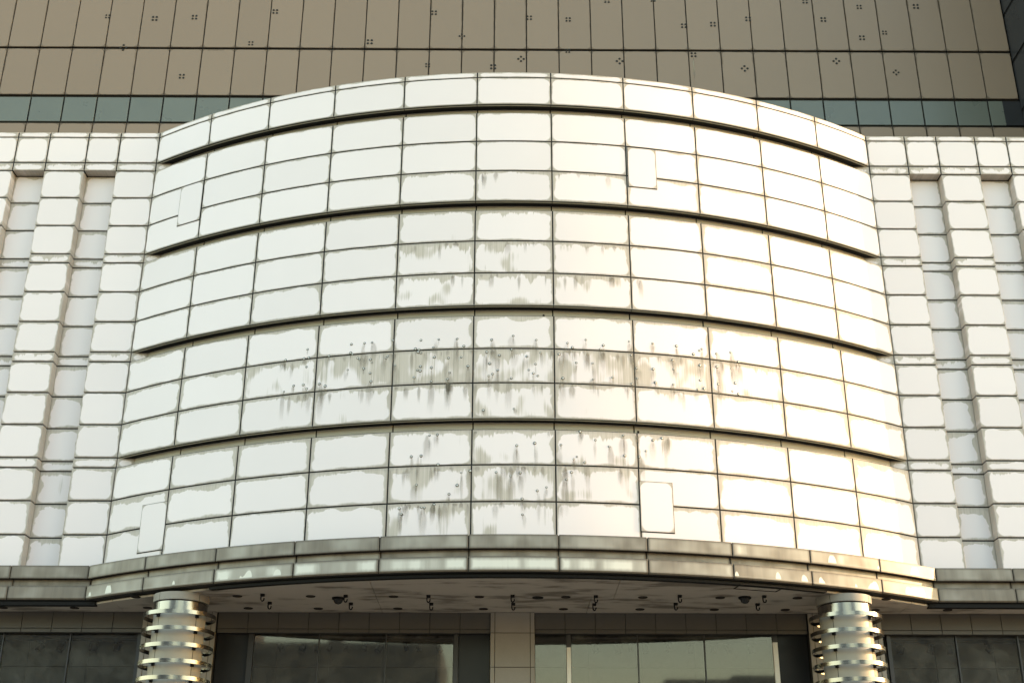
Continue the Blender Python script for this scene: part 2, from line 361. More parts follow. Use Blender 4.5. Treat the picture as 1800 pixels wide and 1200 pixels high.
# replacement plates let into the bay, each on a dark rim
def plate(phi0, phi1, z0, z1):
    w = math.radians(phi1 - phi0)*RB; h = z1 - z0; pm = math.radians((phi0 + phi1)/2)
    loc = (0, YC, (z0 + z1)/2 + ZO)
    b = MB(); b.lathe([(RB - 0.02, -h/2 - 0.02), (RB + 0.005, -h/2 - 0.02), (RB + 0.005, h/2 + 0.012), (RB - 0.02, h/2 + 0.012)], 4, (0, 0), -w/2/RB - 0.014/RB, w/2/RB + 0.014/RB, sm=False)
    p = obj('access_plate', sheet('access_plate', w, h, 0.03, 0.004, WHITE, arc=RB + 0.018), bay, loc, pm, (0.12, 0.03, 0, 1))
    obj('plate_rim', b.build('plate_rim', GAP), bay, loc, pm)
for a in ((-29.42, -27.02, 16.27, 17.43), (9.12, 11.42, 16.29, 17.42), (-29.40, -26.94, 7.515, 8.67), (9.02, 11.42, 7.505, 8.65)): plate(*a)

# stubs left behind by letters once fixed to the bay, with the runs below them
BOLTS = [(-15.80,12.04),(-17.57,11.83),(-16.03,11.81),(-15.65,11.82),(-15.79,11.59),(-16.73,11.14),(-17.50,11.02),(-15.94,11.14),(-15.65,11.03),(-14.65,11.12),(-14.17,11.05),(-14.02,11.81),(-12.29,12.06),(-11.26,12.06),(-10.67,12.06),(-12.31,11.84),(-12.17,11.80),(-11.73,11.69),(-11.60,11.65),(-12.46,11.41),(-11.23,11.41),(-10.73,11.63),(-10.61,11.55),(-10.71,11.28),(-10.61,11.07),(-9.53,11.64),(-9.41,11.68),(-9.06,12.08),(-8.82,11.44),(-6.93,12.05),(-5.59,12.05),(-4.20,12.05),(-3.70,11.86),(-5.98,11.85),(-7.32,11.83),(-7.05,11.81),(-7.11,11.75),(-6.90,11.72),(-5.88,11.60),(-3.88,11.58),(-4.83,11.57),(-6.90,11.38),(-7.12,11.29),(-6.91,11.27),(-6.08,11.34),(-3.37,11.35),(-4.71,11.20),(-4.85,11.04),(-7.35,11.11),(-6.06,11.00),(-1.64,12.01),(-0.04,12.11),(1.68,12.01),(-0.16,11.76),(-1.99,11.70),(-1.05,11.61),(-1.77,11.41),(-1.17,11.24),(-1.55,11.15),(-1.83,11.10),(0.97,11.59),(2.00,11.69),(1.61,11.40),(1.11,11.25),(1.44,11.17),(1.77,11.11),(-0.18,11.04),(-2.20,10.26),(0.02,10.29),(3.99,11.95),(4.36,11.84),(3.36,11.66),(4.62,11.46),(3.61,11.06),(5.37,12.05),(6.68,11.93),(6.45,11.83),(8.66,12.07),(8.78,11.72),(5.84,11.46),(5.85,11.06),(7.32,11.13),(8.75,11.00),(10.48,12.06),(12.34,12.05),(11.99,11.67),(9.16,11.40),(10.42,11.41),(12.03,11.44),(9.18,11.14),(10.55,11.07),(11.94,11.06),(14.37,12.04),(14.17,11.99),(13.67,11.88),(14.14,11.61),(14.09,11.23),(13.85,10.99),(14.36,11.03),(15.55,11.96),(16.75,12.04),(17.35,11.82),(15.51,11.62),(16.71,11.62),(15.53,11.18),(16.94,11.26),(16.66,11.04),(17.14,10.99),(-6.07,9.68),(-5.50,9.69),(-7.35,9.19),(-6.64,9.20),(-5.40,8.98),(-3.72,8.78),(-3.08,8.82),(-6.91,8.52),(-3.99,8.49),(-4.56,8.29),(-8.09,7.99),(-7.92,7.86),(-6.50,8.00),(-6.29,7.99),(-5.60,8.06),(0.22,9.41),(1.51,9.47),(-1.24,8.78),(-0.21,8.70),(0.47,8.77),(1.67,8.36),(2.32,8.44),(0.60,8.17),(0.62,7.81),(3.39,9.44),(4.80,9.77),(5.90,9.58),(6.89,9.44),(7.99,9.72),(8.01,9.24),(4.53,9.17),(4.30,9.11),(5.09,9.04),(4.12,8.80),(3.76,8.63),(9.09,9.23),(9.60,9.38),(10.85,9.71),(10.15,9.65)]
bb = MB(); bb.lathe([(0.040, 0.0), (0.042, 0.005), (0.026, 0.008)], 10, mi=0); bb.lathe([(0.024, 0.0), (0.024, 0.011), (0.016, 0.016), (0.001, 0.018)], 10, mi=1)
bolt_me = bb.build('bolt', [RUST, BOLT])
sv_, sf_, suv, shv = [], [], [], []
def run_strip(phi, z, w, ln, strength):
    hu = random.random(); n = 4
    b = len(sv_); rr = RB + 0.0025 + 0.0012*random.random(); a = w/2/rr; drift = random.uniform(-.02, .02)
    for i in range(n + 1):
        for s in (-1, 1):
            ph = phi + s*a; sv_.append((rr*math.sin(ph), YC - rr*math.cos(ph), z - ln*i/n)); suv.append((s*1.0, i/n)); shv.append((hu, strength))
    for i in range(n): sf_.append((b + 2*i + 2, b + 2*i + 3, b + 2*i + 1, b + 2*i))
tiers = [(15.478 + ZO, 12.909 + ZO), (12.641 + ZO, 10.066 + ZO), (9.807 + ZO, 7.2 + ZO)]
for ph, z in BOLTS:
    p = math.radians(ph); zz = z + ZO
    o = obj('bolt', bolt_me, bay, ((RB)*math.sin(p), YC - RB*math.cos(p), zz)); s_ = random.uniform(0.6, 0.95); o.scale = (s_, s_, s_)
    o.rotation_euler = (math.radians(90), 0, p)
    foot = min([b_ for t_, b_ in tiers if zz <= t_ + 0.1 and zz > b_], default=zz - 0.5)
    close = sum(1 for a_, b_ in BOLTS if abs(a_ - ph) < .6 and abs(b_ - z) < .3) > 2
    ln = min(random.choice((0.18, 0.25, 0.32, 0.45, 0.6)), zz - foot - 0.03)
    if ln > 0.08 and not (close and random.random() < .7):
        run_strip(p, zz - 0.012, random.uniform(0.035, 0.08), ln*random.uniform(.6, 1.0), random.choice((0, .02, .05, .1, .22)))
    top_ln = min(random.uniform(0.3, 1.0), zz - foot - 0.03)
    if top_ln > 0.15 and not close: run_strip(p + random.uniform(-.004, .004), zz + 0.02, random.uniform(0.10, 0.26), top_ln, random.uniform(0.0, 0.10))
# broad runs below the horizontal joints of the stained courses
for z, lo, hi, n in ((14.625, -9, 8, 12), (13.763, -9, 10, 16), (11.794, -18, 18, 44), (10.935, -18, 18, 30), (8.962, -9, 8, 22), (8.112, -9, 5, 16), (9.79, -5, 12, 8), (16.595, -4, 9, 7)):
    for i in range(n):
        run_strip(math.radians(random.uniform(lo, hi)), z + ZO - 0.016, random.uniform(0.05, 0.20), random.uniform(0.12, 0.6), random.uniform(0.0, 0.2))
sme = mesh('drip_stain', sv_, sf_, STREAK)
ua = sme.uv_layers.new(name='metres'); ub = sme.uv_layers.new(name='half')
for lp in sme.loops: ua.data[lp.index].uv = suv[lp.vertex_index]; ub.data[lp.index].uv = shv[lp.vertex_index]
so = obj('drip_stain', sme, bay); so['kind'] = 'stuff'
# two dark weep holes in the linings
for ph, z in ((-2.55, 12.70), (2.3, 12.76), (-0.55, 9.835), (9.3, 9.92)):
    b = MB(); b.lathe([(0.001, 0.006), (0.03, 0.0)], 8); p = math.radians(ph); r = RB - GD + 0.004
    o = obj('weep_hole', b.build('weep_hole', BLACK), bay, (r*math.sin(p), YC - r*math.cos(p), z + ZO)); o.rotation_euler = (math.radians(90), 0, p)

# side wings: proud piers of panels between sunk bays of panels
edges = [9.80, 10.875, 11.755, 12.83, 13.71, 14.785]
wcache = {}
def wing_mesh(w, h, t, c):
    key = (round(w, 3), round(h, 3), t)
    if key not in wcache: wcache[key] = sheet('wing_panel', w, h, t, c, WHITE)
    return wcache[key]
for s in (-1, 1):
    wb = MB()
    def bx(x0, x1, y0, y1, z0, z1, mi=0):
        a, b = sorted((s*x0, s*x1)); wb.box(a, b, y0, y1, z0 + ZO, z1 + ZO, mi)
    bx(9.31, 16.74, 0.322, 0.40, 7.0, 18.28); bx(9.31, 14.80, 0.02, 0.40, 18.32, 19.52)
    bx(14.80, 16.74, 0.0, 0.40, 7.0, 19.53, 1)
    for i in (0, 2, 4): bx(edges[i] + 0.03, edges[i + 1] - 0.03, 0.022, 0.36, 7.0, 18.30)
    wing = obj('side_wing', wb.build('wing_backing', [GAP, BODY]), store)
    for kind, z0, z1 in ROWS:
        flush = z0 > 18.29
        for i in range(5):
            x0, x1 = edges[i], edges[i + 1]; low = (18.3 - z0)/11
            pil = i % 2 == 0
            g_ = GAPW if flush else (0.006 if pil else 0.0)
            w, h = x1 - x0 - g_, z1 - z0 - (GAPW if kind != 'coping' else 0.02)
            dirty = (0.22 + 0.35*low + random.uniform(-.12, .22), 0.08 + 0.25*random.random()*(.4 + low), 0, 1)
            if not pil and not flush: dirty = (dirty[0] + .25 + .35*low, dirty[1] + .3*low*random.random(), 0.12*(random.random() < .3), 1)
            if kind == 'groove': dirty = (0.5, 0.35 + 0.4*random.random(), 0.45*(random.random() < .5) if flush or i == 0 else 0, 1)
            if flush: me, y, nm = wing_mesh(w, h, 0.33 if kind == 'groove' else 0.05, 0.010), 0.0, {'coping': 'coping_panel', 'row': 'frieze_panel', 'groove': 'band_panel'}[kind]
            elif pil: me, y, nm = wing_mesh(w, h, 0.335, 0.012 if kind == 'row' else 0.009), 0.0, 'pier_panel' if kind == 'row' else 'pier_band'
            else: me, y, nm = wing_mesh(w, h, 0.035, 0.006), 0.305, 'sunk_panel' if kind == 'row' else 'sunk_band'
            obj(nm, me, wing, (s*(x0 + x1)/2, y, (z0 + z1)/2 + ZO), 0.0, dirty)
        if kind == 'groove':                                       # the band runs on into the end of the groove
            w = 9.785 - 9.36; obj('band_return', wing_mesh(w, z1 - z0 - 0.03, 0.05, 0.006), wing, (s*(9.785 + 9.36)/2, 0.012, (z0 + z1)/2 + ZO), 0, (0.6, 0.5, 0.3, 1))

# ------------------------------------------------------------------ canopy ledge
def path(d, n=44, xe=16.74):
    a = math.acos((YC + d)/(RB + d)); pts = [(-xe, -d)]
    pts += [((RB + d)*math.sin(-a + 2*a*i/n), YC - (RB + d)*math.cos(-a + 2*a*i/n)) for i in range(n + 1)]
    return pts + [(xe, -d)]
def sweep(b, prof, mi=0):                    # prof (d, z) bottom to top along the front line
    ps = [[(x, y, z + ZO) for x, y in path(d)] for d, z in prof]; k = len(ps[0])
    b.add([p for row in ps for p in row], [(j*k + i, j*k + i + 1, (j+1)*k + i + 1, (j+1)*k + i) for j in range(len(prof) - 1) for i in range(k - 1)], mi=mi)
cb = MB()
sweep(cb, [(0.26, 6.37), (0.26, 6.43), (0.43, 6.43), (0.455, 6.46), (0.455, 6.74), (0.31, 6.74), (0.31, 6.95), (0.455, 6.95), (0.455, 7.225), (-0.02, 7.225)])
canopy = obj('canopy_ledge', cb.build('ledge_backing', GAP), store)
DL = 0.50; RL = RB + DL; AL = math.acos((YC + DL)/RL)
def fasc(z0, z1, d, nm, wash, cb_):
    r = RB + d; a_end = math.acos((YC + d)/r); h = z1 - z0
    full = sheet('fascia_panel', DA*r - 0.022, h, 0.04, 0.010, FASCIA, arc=r, cb=cb_)
    we = (a_end - (A - DA))*r - 0.013; endm = sheet('fascia_panel', we, h, 0.04, 0.010, FASCIA, arc=r, cb=cb_)
    for c in range(NC):
        if c in (0, NC - 1): m_, ph = endm, math.copysign((A - DA + 0.013/r + a_end)/2, c - 5)
        else: m_, ph = full, -A + DA*(c + 0.5)
        obj(nm, m_, canopy, (0, YC, (z0 + z1)/2 + ZO), ph, (wash(c), 1.0 if (c in (0, 1, 2, 8, 9, 10) and nm == 'lower_fascia_panel') or (c in (9, 10) and nm[0] == 'u') else 0.0, 0, 1))
    fl = sheet('fascia_panel', 1.83 - 0.022, h, 0.04, 0.010, FASCIA, cb=cb_)
    for s in (-1, 1):
        x = r*math.sin(a_end) + 0.004
        for i in range(3): obj(nm, fl, canopy, (s*(x + 1.83*(i + 0.5)), -d, (z0 + z1)/2 + ZO), 0, (wash(-1), 0, 0, 1))
up = [.12, .2, .3, .28, .4, .38, .42, .45, .5, .45, .3]
dn = [.4, .5, .72, .80, .86, .92, .86, .55, .4, .4, .4]
fasc(6.93, 7.24, DL, 'upper_fascia_panel', lambda c: up[c] if c >= 0 else 0.15, 0.010)
fasc(6.44, 6.76, DL, 'lower_fascia_panel', lambda c: dn[c] if c >= 0 else 0.10, 0.032)
fasc(6.745, 6.945, 0.36, 'ledge_groove_panel', lambda c: 0.35 if c >= 0 else 0.1, 0.006)

# soffit boards
ZS = 6.36
def soffit(ax, bx, jog_l=None, jog_r=None):
    a_end = math.acos((YC + .27)/(RB + .27)); fr = []
    for x, y in path(0.27, 120): fr.append((x, y))
    def yf(x):
        r = RB + .27; xe = r*math.sin(a_end)
        return -.27 if abs(x) > xe else YC - math.sqrt(r*r - x*x)
    front = [(ax, yf(ax))] + [p for p in fr if ax + .01 < p[0] < bx - .01] + [(bx, yf(bx))]
    back = [(bx, .50), (ax, .50)]
    if jog_r: back = [(bx, jog_r[1]), (jog_r[0], jog_r[1]), (jog_r[0], .50), (ax, .50)]
    if jog_l: back = [(bx, .50), (jog_l[0], .50), (jog_l[0], jog_l[1]), (ax, jog_l[1])]
    poly = front + back; n = len(poly); b = MB()
    b.add([(x, y, ZS + ZO) for x, y in poly] + [(x, y, ZS + .04 + ZO) for x, y in poly],
          [tuple(range(n - 1, -1, -1))] + [(i, (i + 1) % n, n + (i + 1) % n, n + i) for i in range(n)])
    obj('soffit_board', b.build('soffit_board', SOFFIT), canopy)
soffit(-16.7, -9.26); soffit(-9.245, -3.118); soffit(-3.106, 2.295, jog_r=(1.765, -1.10)); soffit(2.305, 9.245, jog_l=(1.777, -1.10)); soffit(9.26, 16.7)
b = MB(); b.box(-16.7, 16.7, -0.2, 1.7, ZS + .05 + ZO, ZS + .09 + ZO); obj('soffit_backing', b.build('soffit_backing', GAP), canopy)
# dark steel edge strip below the fascia
def strip(x0, x1, d):
    b = MB(); r = RB + d
    a0, a1 = math.asin(x0/r), math.asin(x1/r); b.lathe([(r - .14, ZS - .012 + ZO), (r - .14, ZS - .013 + ZO), (r, ZS - .013 + ZO), (r, ZS + .05 + ZO)], 30, (0, YC), a0, a1, sm=False)
    obj('edge_strip', b.build('edge_strip', BLACK), canopy)
strip(-6.75, 7.0, 0.36)
for s in (-1, 1):
    b = MB(); x0, x1 = sorted((s*9.72, s*16.7)); b.box(x0, x1, -.42, -.24, ZS - .035 + ZO, ZS + .05 + ZO); obj('edge_strip', b.build('edge_strip', BLACK), canopy)
# access hatch
b = MB(); pts = [(4.86, -2.16), (5.86, -1.86), (5.97, -2.30), (4.95, -2.62)]
def frame_poly(b, pts, w, z0, z1):
    cx = sum(p[0] for p in pts)/4; cy_ = sum(p[1] for p in pts)/4
    inn = [(x + (cx - x)*w, y + (cy_ - y)*w*1.6) for x, y in pts]
    V = [(x, y, z0) for x, y in pts] + [(x, y, z0) for x, y in inn] + [(x, y, z1) for x, y in pts] + [(x, y, z1) for x, y in inn]
    Fs = []
    for i in range(4):
        j = (i + 1) % 4; Fs += [(j, i, 4 + i, 4 + j), (i, j, 8 + j, 8 + i), (4 + j, 4 + i, 12 + i, 12 + j)]
    b.add(V, Fs)
frame_poly(b, pts, 0.045, ZS - .012 + ZO, ZS + .001 + ZO); obj('hatch_frame', b.build('hatch_frame', BLACK), canopy)

# ------------------------------------------------------------------ ground floor under the canopy
gf = empty('ground_floor', (0, 0, 0), store)
YW = 0.45
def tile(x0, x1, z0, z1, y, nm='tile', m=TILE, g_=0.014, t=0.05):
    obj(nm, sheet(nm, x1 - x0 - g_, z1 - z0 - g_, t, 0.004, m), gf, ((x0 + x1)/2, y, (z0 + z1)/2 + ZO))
for s in (-1, 1):
    for a, n, end in ((0.53, 9, 7.05), (8.80, 9, 15.3)):
        for i in range(n):
            x0 = a + .722*i; x1 = min(a + .722*(i + 1), end)
            p, q = sorted((s*x0, s*x1))
            if x0 > 14.6: continue
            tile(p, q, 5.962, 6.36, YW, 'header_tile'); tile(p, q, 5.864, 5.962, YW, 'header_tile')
    for z0, z1 in ((5.87, 6.36), (5.07, 5.87), (4.27, 5.07), (3.47, 4.27)):
        p, q = sorted((s*7.05, s*7.17)); tile(p, q, z0, z1, YW - .05, 'pier_tile', PIER)
        p, q = sorted((s*8.68, s*8.80)); tile(p, q, z0, z1, YW - .05, 'pier_tile', PIER)
        p, q = sorted((s*7.17, s*8.68)); tile(p, q, z0, z1, YW - .05, 'pier_tile', PIER)
for z0, z1 in ((5.87, 6.36), (5.07, 5.87), (4.27, 5.07), (3.47, 4.27)):
    tile(-.53, -.42, z0, z1, YW - .06, 'pier_tile', PIER); tile(-.42, .42, z0, z1, YW - .06, 'pier_tile', PIER); tile(.42, .53, z0, z1, YW - .06, 'pier_tile', PIER)
b = MB()
b.box(-.515, .515, YW - .04, YW + .4, 0.01, ZS + ZO)
for s in (-1, 1):
    x0, x1 = sorted((s*7.065, s*8.785)); b.box(x0, x1, YW - .03, YW + .4, 0.012, ZS + ZO)
    for a0, a1 in ((.53, 7.05), (8.8, 16.7)):
        x0, x1 = sorted((s*a0, s*a1)); b.box(x0, x1, YW + .02, YW + .30, 5.872 + ZO, ZS + ZO - .004)
obj('wall_backing', b.build('wall_backing', GAP), gf)

YG = 0.64
def window(nm_panes, z_top=5.90):
    w = empty('shop_window', (0, 0, 0), store); return w
def pane(w, x0, x1, m=GLASS, nm='pane', y=YG, z0=1.0, z1=5.90):
    b = MB(); b.box(x0 + .012, x1 - .012, y, y + .012, z0 + ZO - 1.0, z1 + ZO); o = obj(nm, b.build(nm, m), w)
    return o
def bar(w, x0, x1, m, nm, y0=YG - .05, y1=YG + .06, z0=0.02 - ZO, z1=5.90):
    b = MB(); b.box(x0, x1, y0, y1, z0 + ZO, z1 + ZO); obj(nm, b.build(nm, m), w)
def boards(w, x0, x1, m, n):
    for i in range(n):
        a, c = x0 + (x1 - x0)*i/n, x0 + (x1 - x0)*(i + 1)/n
        obj('inner_board', sheet('inner_board', c - a - .012, 0.86, .03, .003, m), w, ((a + c)/2, 1.25, 5.64 + ZO))
        obj('inner_board', sheet('inner_board', c - a - .012, 1.2, .03, .003, m), w, ((a + c)/2, 1.25, 4.59 + ZO))
    b = MB(); b.box(x0, x1, 1.285, 1.35, 0.02, 6.2 + ZO); obj('board_backing', b.build('board_backing', GAP), w)
def light_rail(w, x0, x1):
    bar(w, x0, x1, BLACK, 'light_track', .93, .99, 5.77, 5.83)
wl = window(0)
for x0, x1 in ((-6.16, -4.61), (-4.61, -3.01), (-3.01, -1.40)): pane(wl, x0, x1)
for x0, x1 in ((-7.05, -6.29), (-1.29, -.53)): pane(wl, x0, x1, DARKGLASS, 'dark_pane')
bar(wl, -6.29, -6.16, FRAMED, 'frame_post'); bar(wl, -1.40, -1.29, FRAMED, 'frame_post')
for x in (-4.61, -3.01): bar(wl, x - .012, x + .012, FRAMED, 'mullion')
boards(wl, -7.0, -.55, BOARD, 5); light_rail(wl, -6.1, -1.45)
wr = window(0)
for x0, x1 in ((1.39, 2.99), (2.99, 4.58), (4.58, 6.21)): pane(wr, x0, x1)
pane(wr, .53, 1.29, GLASS, 'pane'); pane(wr, 6.32, 7.05, DARKGLASS, 'dark_pane')
bar(wr, 1.29, 1.39, FRAME_BRIGHT, 'frame_post', z1=5.57); bar(wr, 1.288, 1.392, FRAMED, 'unlit_post_top', z0=5.57, z1=5.90)  # bright and unlit lengths of one post, split by colour
bar(wr, 6.21, 6.32, FRAME_BRIGHT, 'frame_post', z1=5.70); bar(wr, 6.208, 6.322, FRAMED, 'unlit_post_top', z0=5.70, z1=5.90)
for x in (2.99, 4.58): bar(wr, x - .012, x + .012, FRAMED, 'mullion')
boards(wr, .55, 7.0, BOARD, 5); light_rail(wr, 1.45, 6.15)
wo = window(0)
for x0, x1 in ((-10.52, -8.93), (-12.11, -10.54), (-13.7, -12.13)): pane(wo, x0, x1)
bar(wo, -8.93, -8.84, FRAMED, 'frame_post')
for x in (-10.53, -12.12): bar(wo, x - .014, x + .014, FRAMED, 'mullion')
boards(wo, -14.6, -8.82, BOARD, 4); light_rail(wo, -13.6, -9.0)
wq = window(0)
for x0, x1 in ((9.03, 10.58), (10.62, 12.07), (12.09, 13.6)): pane(wq, x0, x1)
bar(wq, 8.94, 9.03, FRAMED, 'frame_post')
for x in (10.60, 12.08): bar(wq, x - .016, x + .016, FRAMED, 'mullion')
boards(wq, 8.82, 14.6, BOARD, 4); light_rail(wq, 9.1, 13.5)
for w in (wl, wr, wo, wq): pass
b = MB()
for x0, x1 in ((-7.05, -.53), (.53, 7.05), (-14.7, -8.8), (8.8, 14.7)): b.box(x0, x1, .76, 1.6, 5.93 + ZO, 5.96 + ZO)
obj('window_ceiling', b.build('window_ceiling', GAP), gf)

# ------------------------------------------------------------------ columns
def column(x, turn, label):
    c = empty('column', (x, -1.17, 0)); tag(c, label, 'column', 'banded columns under the canopy')
    n = 4; step = 2*math.pi/n
    rs = 0.575
    for i in range(n):
        a0 = turn + (i - .5)*step
        b = MB(); b.lathe([(rs - .03, 0.02), (rs, 0.03), (rs, 5.95 + ZO), (rs - .03, 5.955 + ZO)], 14, (0, 0), a0 + .012, a0 + step - .012)
        obj('shaft_panel', b.build('shaft_panel', CREAM), c)
        b = MB(); b.lathe([(rs - .02, 5.966 + ZO), (rs + .02, 5.966 + ZO), (rs + .02, 6.155 + ZO), (rs - .02, 6.155 + ZO)], 14, (0, 0), a0 + .008, a0 + step - .008)
        obj('steel_collar', b.build('steel_collar', STEEL), c)
        b = MB(); b.lathe([(rs - .02, 6.185 + ZO), (rs + .04, 6.185 + ZO), (rs + .045, ZS - .004 + ZO)], 14, (0, 0), a0 + .008, a0 + step - .008)
        obj('cap_collar', b.build('cap_collar', COLLAR), c)
    b = MB(); b.lathe([(rs - .04, 0.01), (rs - .04, ZS + ZO - .01)], 32); obj('core', b.build('core', GAP), c)
    rb = MB(); rb.lathe([(.782, -.043), (.807, -.043), (.807, .043), (.782, .043), (.782, -.043)], 72)
    ring_me = rb.build('ring', STEEL)
    kb = MB(); kb.box(-.022, .022, -.79, -rs + .02, -.030, .030); kb.box(-.035, .035, -.62, -rs + .02, -.07, .07)
    br_me = kb.build('bracket', BLACK)
    for k_ in range(10):
        z = 5.88 - .356*k_
        r = obj('ring', ring_me, c, (0, 0, z + ZO))
        for i in range(n): obj('bracket', br_me, r, (0, 0, 0), turn + (i + .5)*step)
    return c
column(-7.53, math.radians(8), 'round cream column ringed with steel bands, the one with orange sunlight on its side')
column(7.53, math.radians(2), 'round cream column ringed with steel bands, nearest the white window post and ceiling hatch')

# ------------------------------------------------------------------ things hung under the soffit
ORD = ['first', 'second', 'third', 'fourth', 'fifth', 'sixth', 'seventh', 'eighth', 'ninth', 'tenth', 'eleventh', 'twelfth']
hb = MB(); hb.box(-.045, .045, -.045, .045, -.05, 0)
segs = [(-.032, -.045), (-.034, -.10), (-.028, -.135), (-.012, -.155), (.010, -.157), (.028, -.145), (.036, -.12), (.037, -.095)]
r_ = .013
for i, (hx, hz) in enumerate(segs[:-1]):
    x2, z2 = segs[i + 1]; dx, dz = x2 - hx, z2 - hz; L_ = math.hypot(dx, dz); nx, nz = -dz/L_*r_, dx/L_*r_
    ex, ez = dx/L_*.004, dz/L_*.004
    V = [(hx + nx - ex, -r_, hz + nz - ez), (hx - nx - ex, -r_, hz - nz - ez), (x2 - nx + ex, -r_, z2 - nz + ez), (x2 + nx + ex, -r_, z2 + nz + ez)]
    V += [(x, r_, z) for x, y, z in V]
    hb.add(V, [(0,1,2,3),(7,6,5,4),(0,4,5,1),(1,5,6,2),(2,6,7,3),(3,7,4,0)])
pm_ = MB(); pm_.box(-.045, .045, -.045, .045, -.05, 0); plate_me = pm_.build('mount_plate', BLACK)
hb2 = MB(); n0 = 8; hb2.v = hb.v[n0:]; hb2.f = [tuple(i - n0 for i in f) for f in hb.f[6:]]; hb2.sm = hb.sm[6:]; hb2.mi = hb.mi[6:]
hook_me = hb2.build('hook', BLACK)
hooks = {'front': [(-5.64, -1.48), (-3.78, -1.40), (-1.91, -1.40), (-0.01, -1.45), (1.87, -1.42), (3.76, -1.48), (5.67, -1.47)],
         'back': [(-5.62, -.65), (-3.75, -.60), (-1.89, -.58), (0.01, -.60), (1.89, -.58), (3.77, -.66), (5.67, -.64)]}
for row, ps in hooks.items():
    for i, (x, y) in enumerate(ps):
        h = empty('hook', (x, y, ZS + ZO)); tag(h, f'black J-shaped hook under the soffit, {ORD[i]} from the left in the {row} row', 'hook', 'hooks hanging from the soffit')
        obj('mount_plate', plate_me, h); obj('hook_arm', hook_me, h)
db = MB(); db.lathe([(.085, -.003), (.105, -.012), (.112, 0.0)], 20); trim_me = db.build('trim_ring', BLACK)
lb = MB(); lb.lathe([(.001, -.004), (.088, -.003)], 16); lens_me = lb.build('lens', LENS)
lights = {'front': [-8.58, -6.25, -4.59, -2.71, -.765, 1.20, 2.95, 4.71, 6.47, 8.52], 'back': [-12.02, -10.34, -8.61, -6.24, -4.59, -2.71, -.69, 1.20, 3.01, 4.77, 6.45, 8.58, 10.29]}
for row, xs in lights.items():
    for i, x in enumerate(xs):
        y = (-1.26 if row == 'front' else .02) + random.uniform(-.02, .02)
        if abs(x) > 8 and row == 'front': y = -1.15
        nth = (ORD + ['last'])[i] if i < 12 else 'last'
        d = empty('downlight', (x, y, ZS + ZO)); tag(d, f'round recessed downlight in the soffit, {nth} from the left in the {row} row' if nth != 'last' else 'round recessed downlight in the soffit, rightmost of the back row', 'ceiling light', 'downlights in the soffit')
        obj('trim_ring', trim_me, d); obj('lens', lens_me, d)
d = empty('ceiling_disc', (.565, -1.21, ZS + ZO)); tag(d, 'wide flat black disc on the soffit right of the middle hooks', 'ceiling plate')
b = MB(); b.lathe([(.001, -.02), (.125, -.018), (.13, 0)], 20); obj('disc', b.build('disc', BLACK), d)
for (x, y), lab in (((-3.98, -1.12), 'black dome camera on the soffit beside the second hook from the left'), ((5.26, -1.30), 'black dome camera on the soffit beside the rightmost hook and the hatch')):
    d = empty('dome_camera', (x, y, ZS + ZO)); tag(d, lab, 'dome camera', 'dome cameras on the soffit')
    b = MB(); b.lathe([(.13, -.045), (.145, -.035), (.145, 0)], 24); b.lathe([(.10, -.046), (.13, -.045)], 24, sm=False); obj('housing', b.build('housing', BLACK), d)
    b = MB(); b.lathe([(.001, -.150)] + [(.108*math.sin(t*math.pi/16), -.046 - .104*math.cos(t*math.pi/16)) for t in range(1, 9)], 24); obj('dome', b.build('dome', DARKGLASS), d)

# spotlights on the tracks behind the glass
sb = MB(); sb.lathe([(.06, -.10), (.078, -.09), (.085, .06), (.05, .10), (.001, .11)], 14); can_me = sb.build('lamp_can', BLACK)
sb = MB(); sb.lathe([(.001, -.085), (.06, -.098)], 14); face_me = sb.build('lamp_face', FRAMED)
sb = MB(); sb.box(-.02, .02, -.02, .02, 0, .16); sb.box(-.10, .10, -.03, .03, .13, .17); yoke_me = sb.build('yoke', BLACK)
spots = {'left': [-5.55, -5.05, -4.70, -4.40, -4.0, -3.55, -3.2, -2.55, -2.25, -1.75], 'right': [2.0, 2.55, 2.85, 3.2, 3.75, 4.3, 4.85, 5.2, 5.75], 'far left': [-12.3, -11.35, -10.85, -10.05, -9.5], 'far right': [9.35, 10.1, 10.55, 11.5]}
for wn_, xs in spots.items():
    for i, x in enumerate(xs):
        d = empty('spotlight', (x, .96, 5.60 + ZO)); tag(d, f'black track spotlight behind the {wn_} shop window, {ORD[i]} from the left', 'spotlight', 'track spotlights behind the shop windows')
        q = obj('lamp_can', can_me, d); q.rotation_euler = (random.uniform(-.7, .1), random.uniform(-.4, .4), random.uniform(-1, 1)); s_ = random.choice((.7, .9, 1.05)); q.scale = (s_,)*3
        obj('lamp_face', face_me, q); obj('yoke', yoke_me, d)

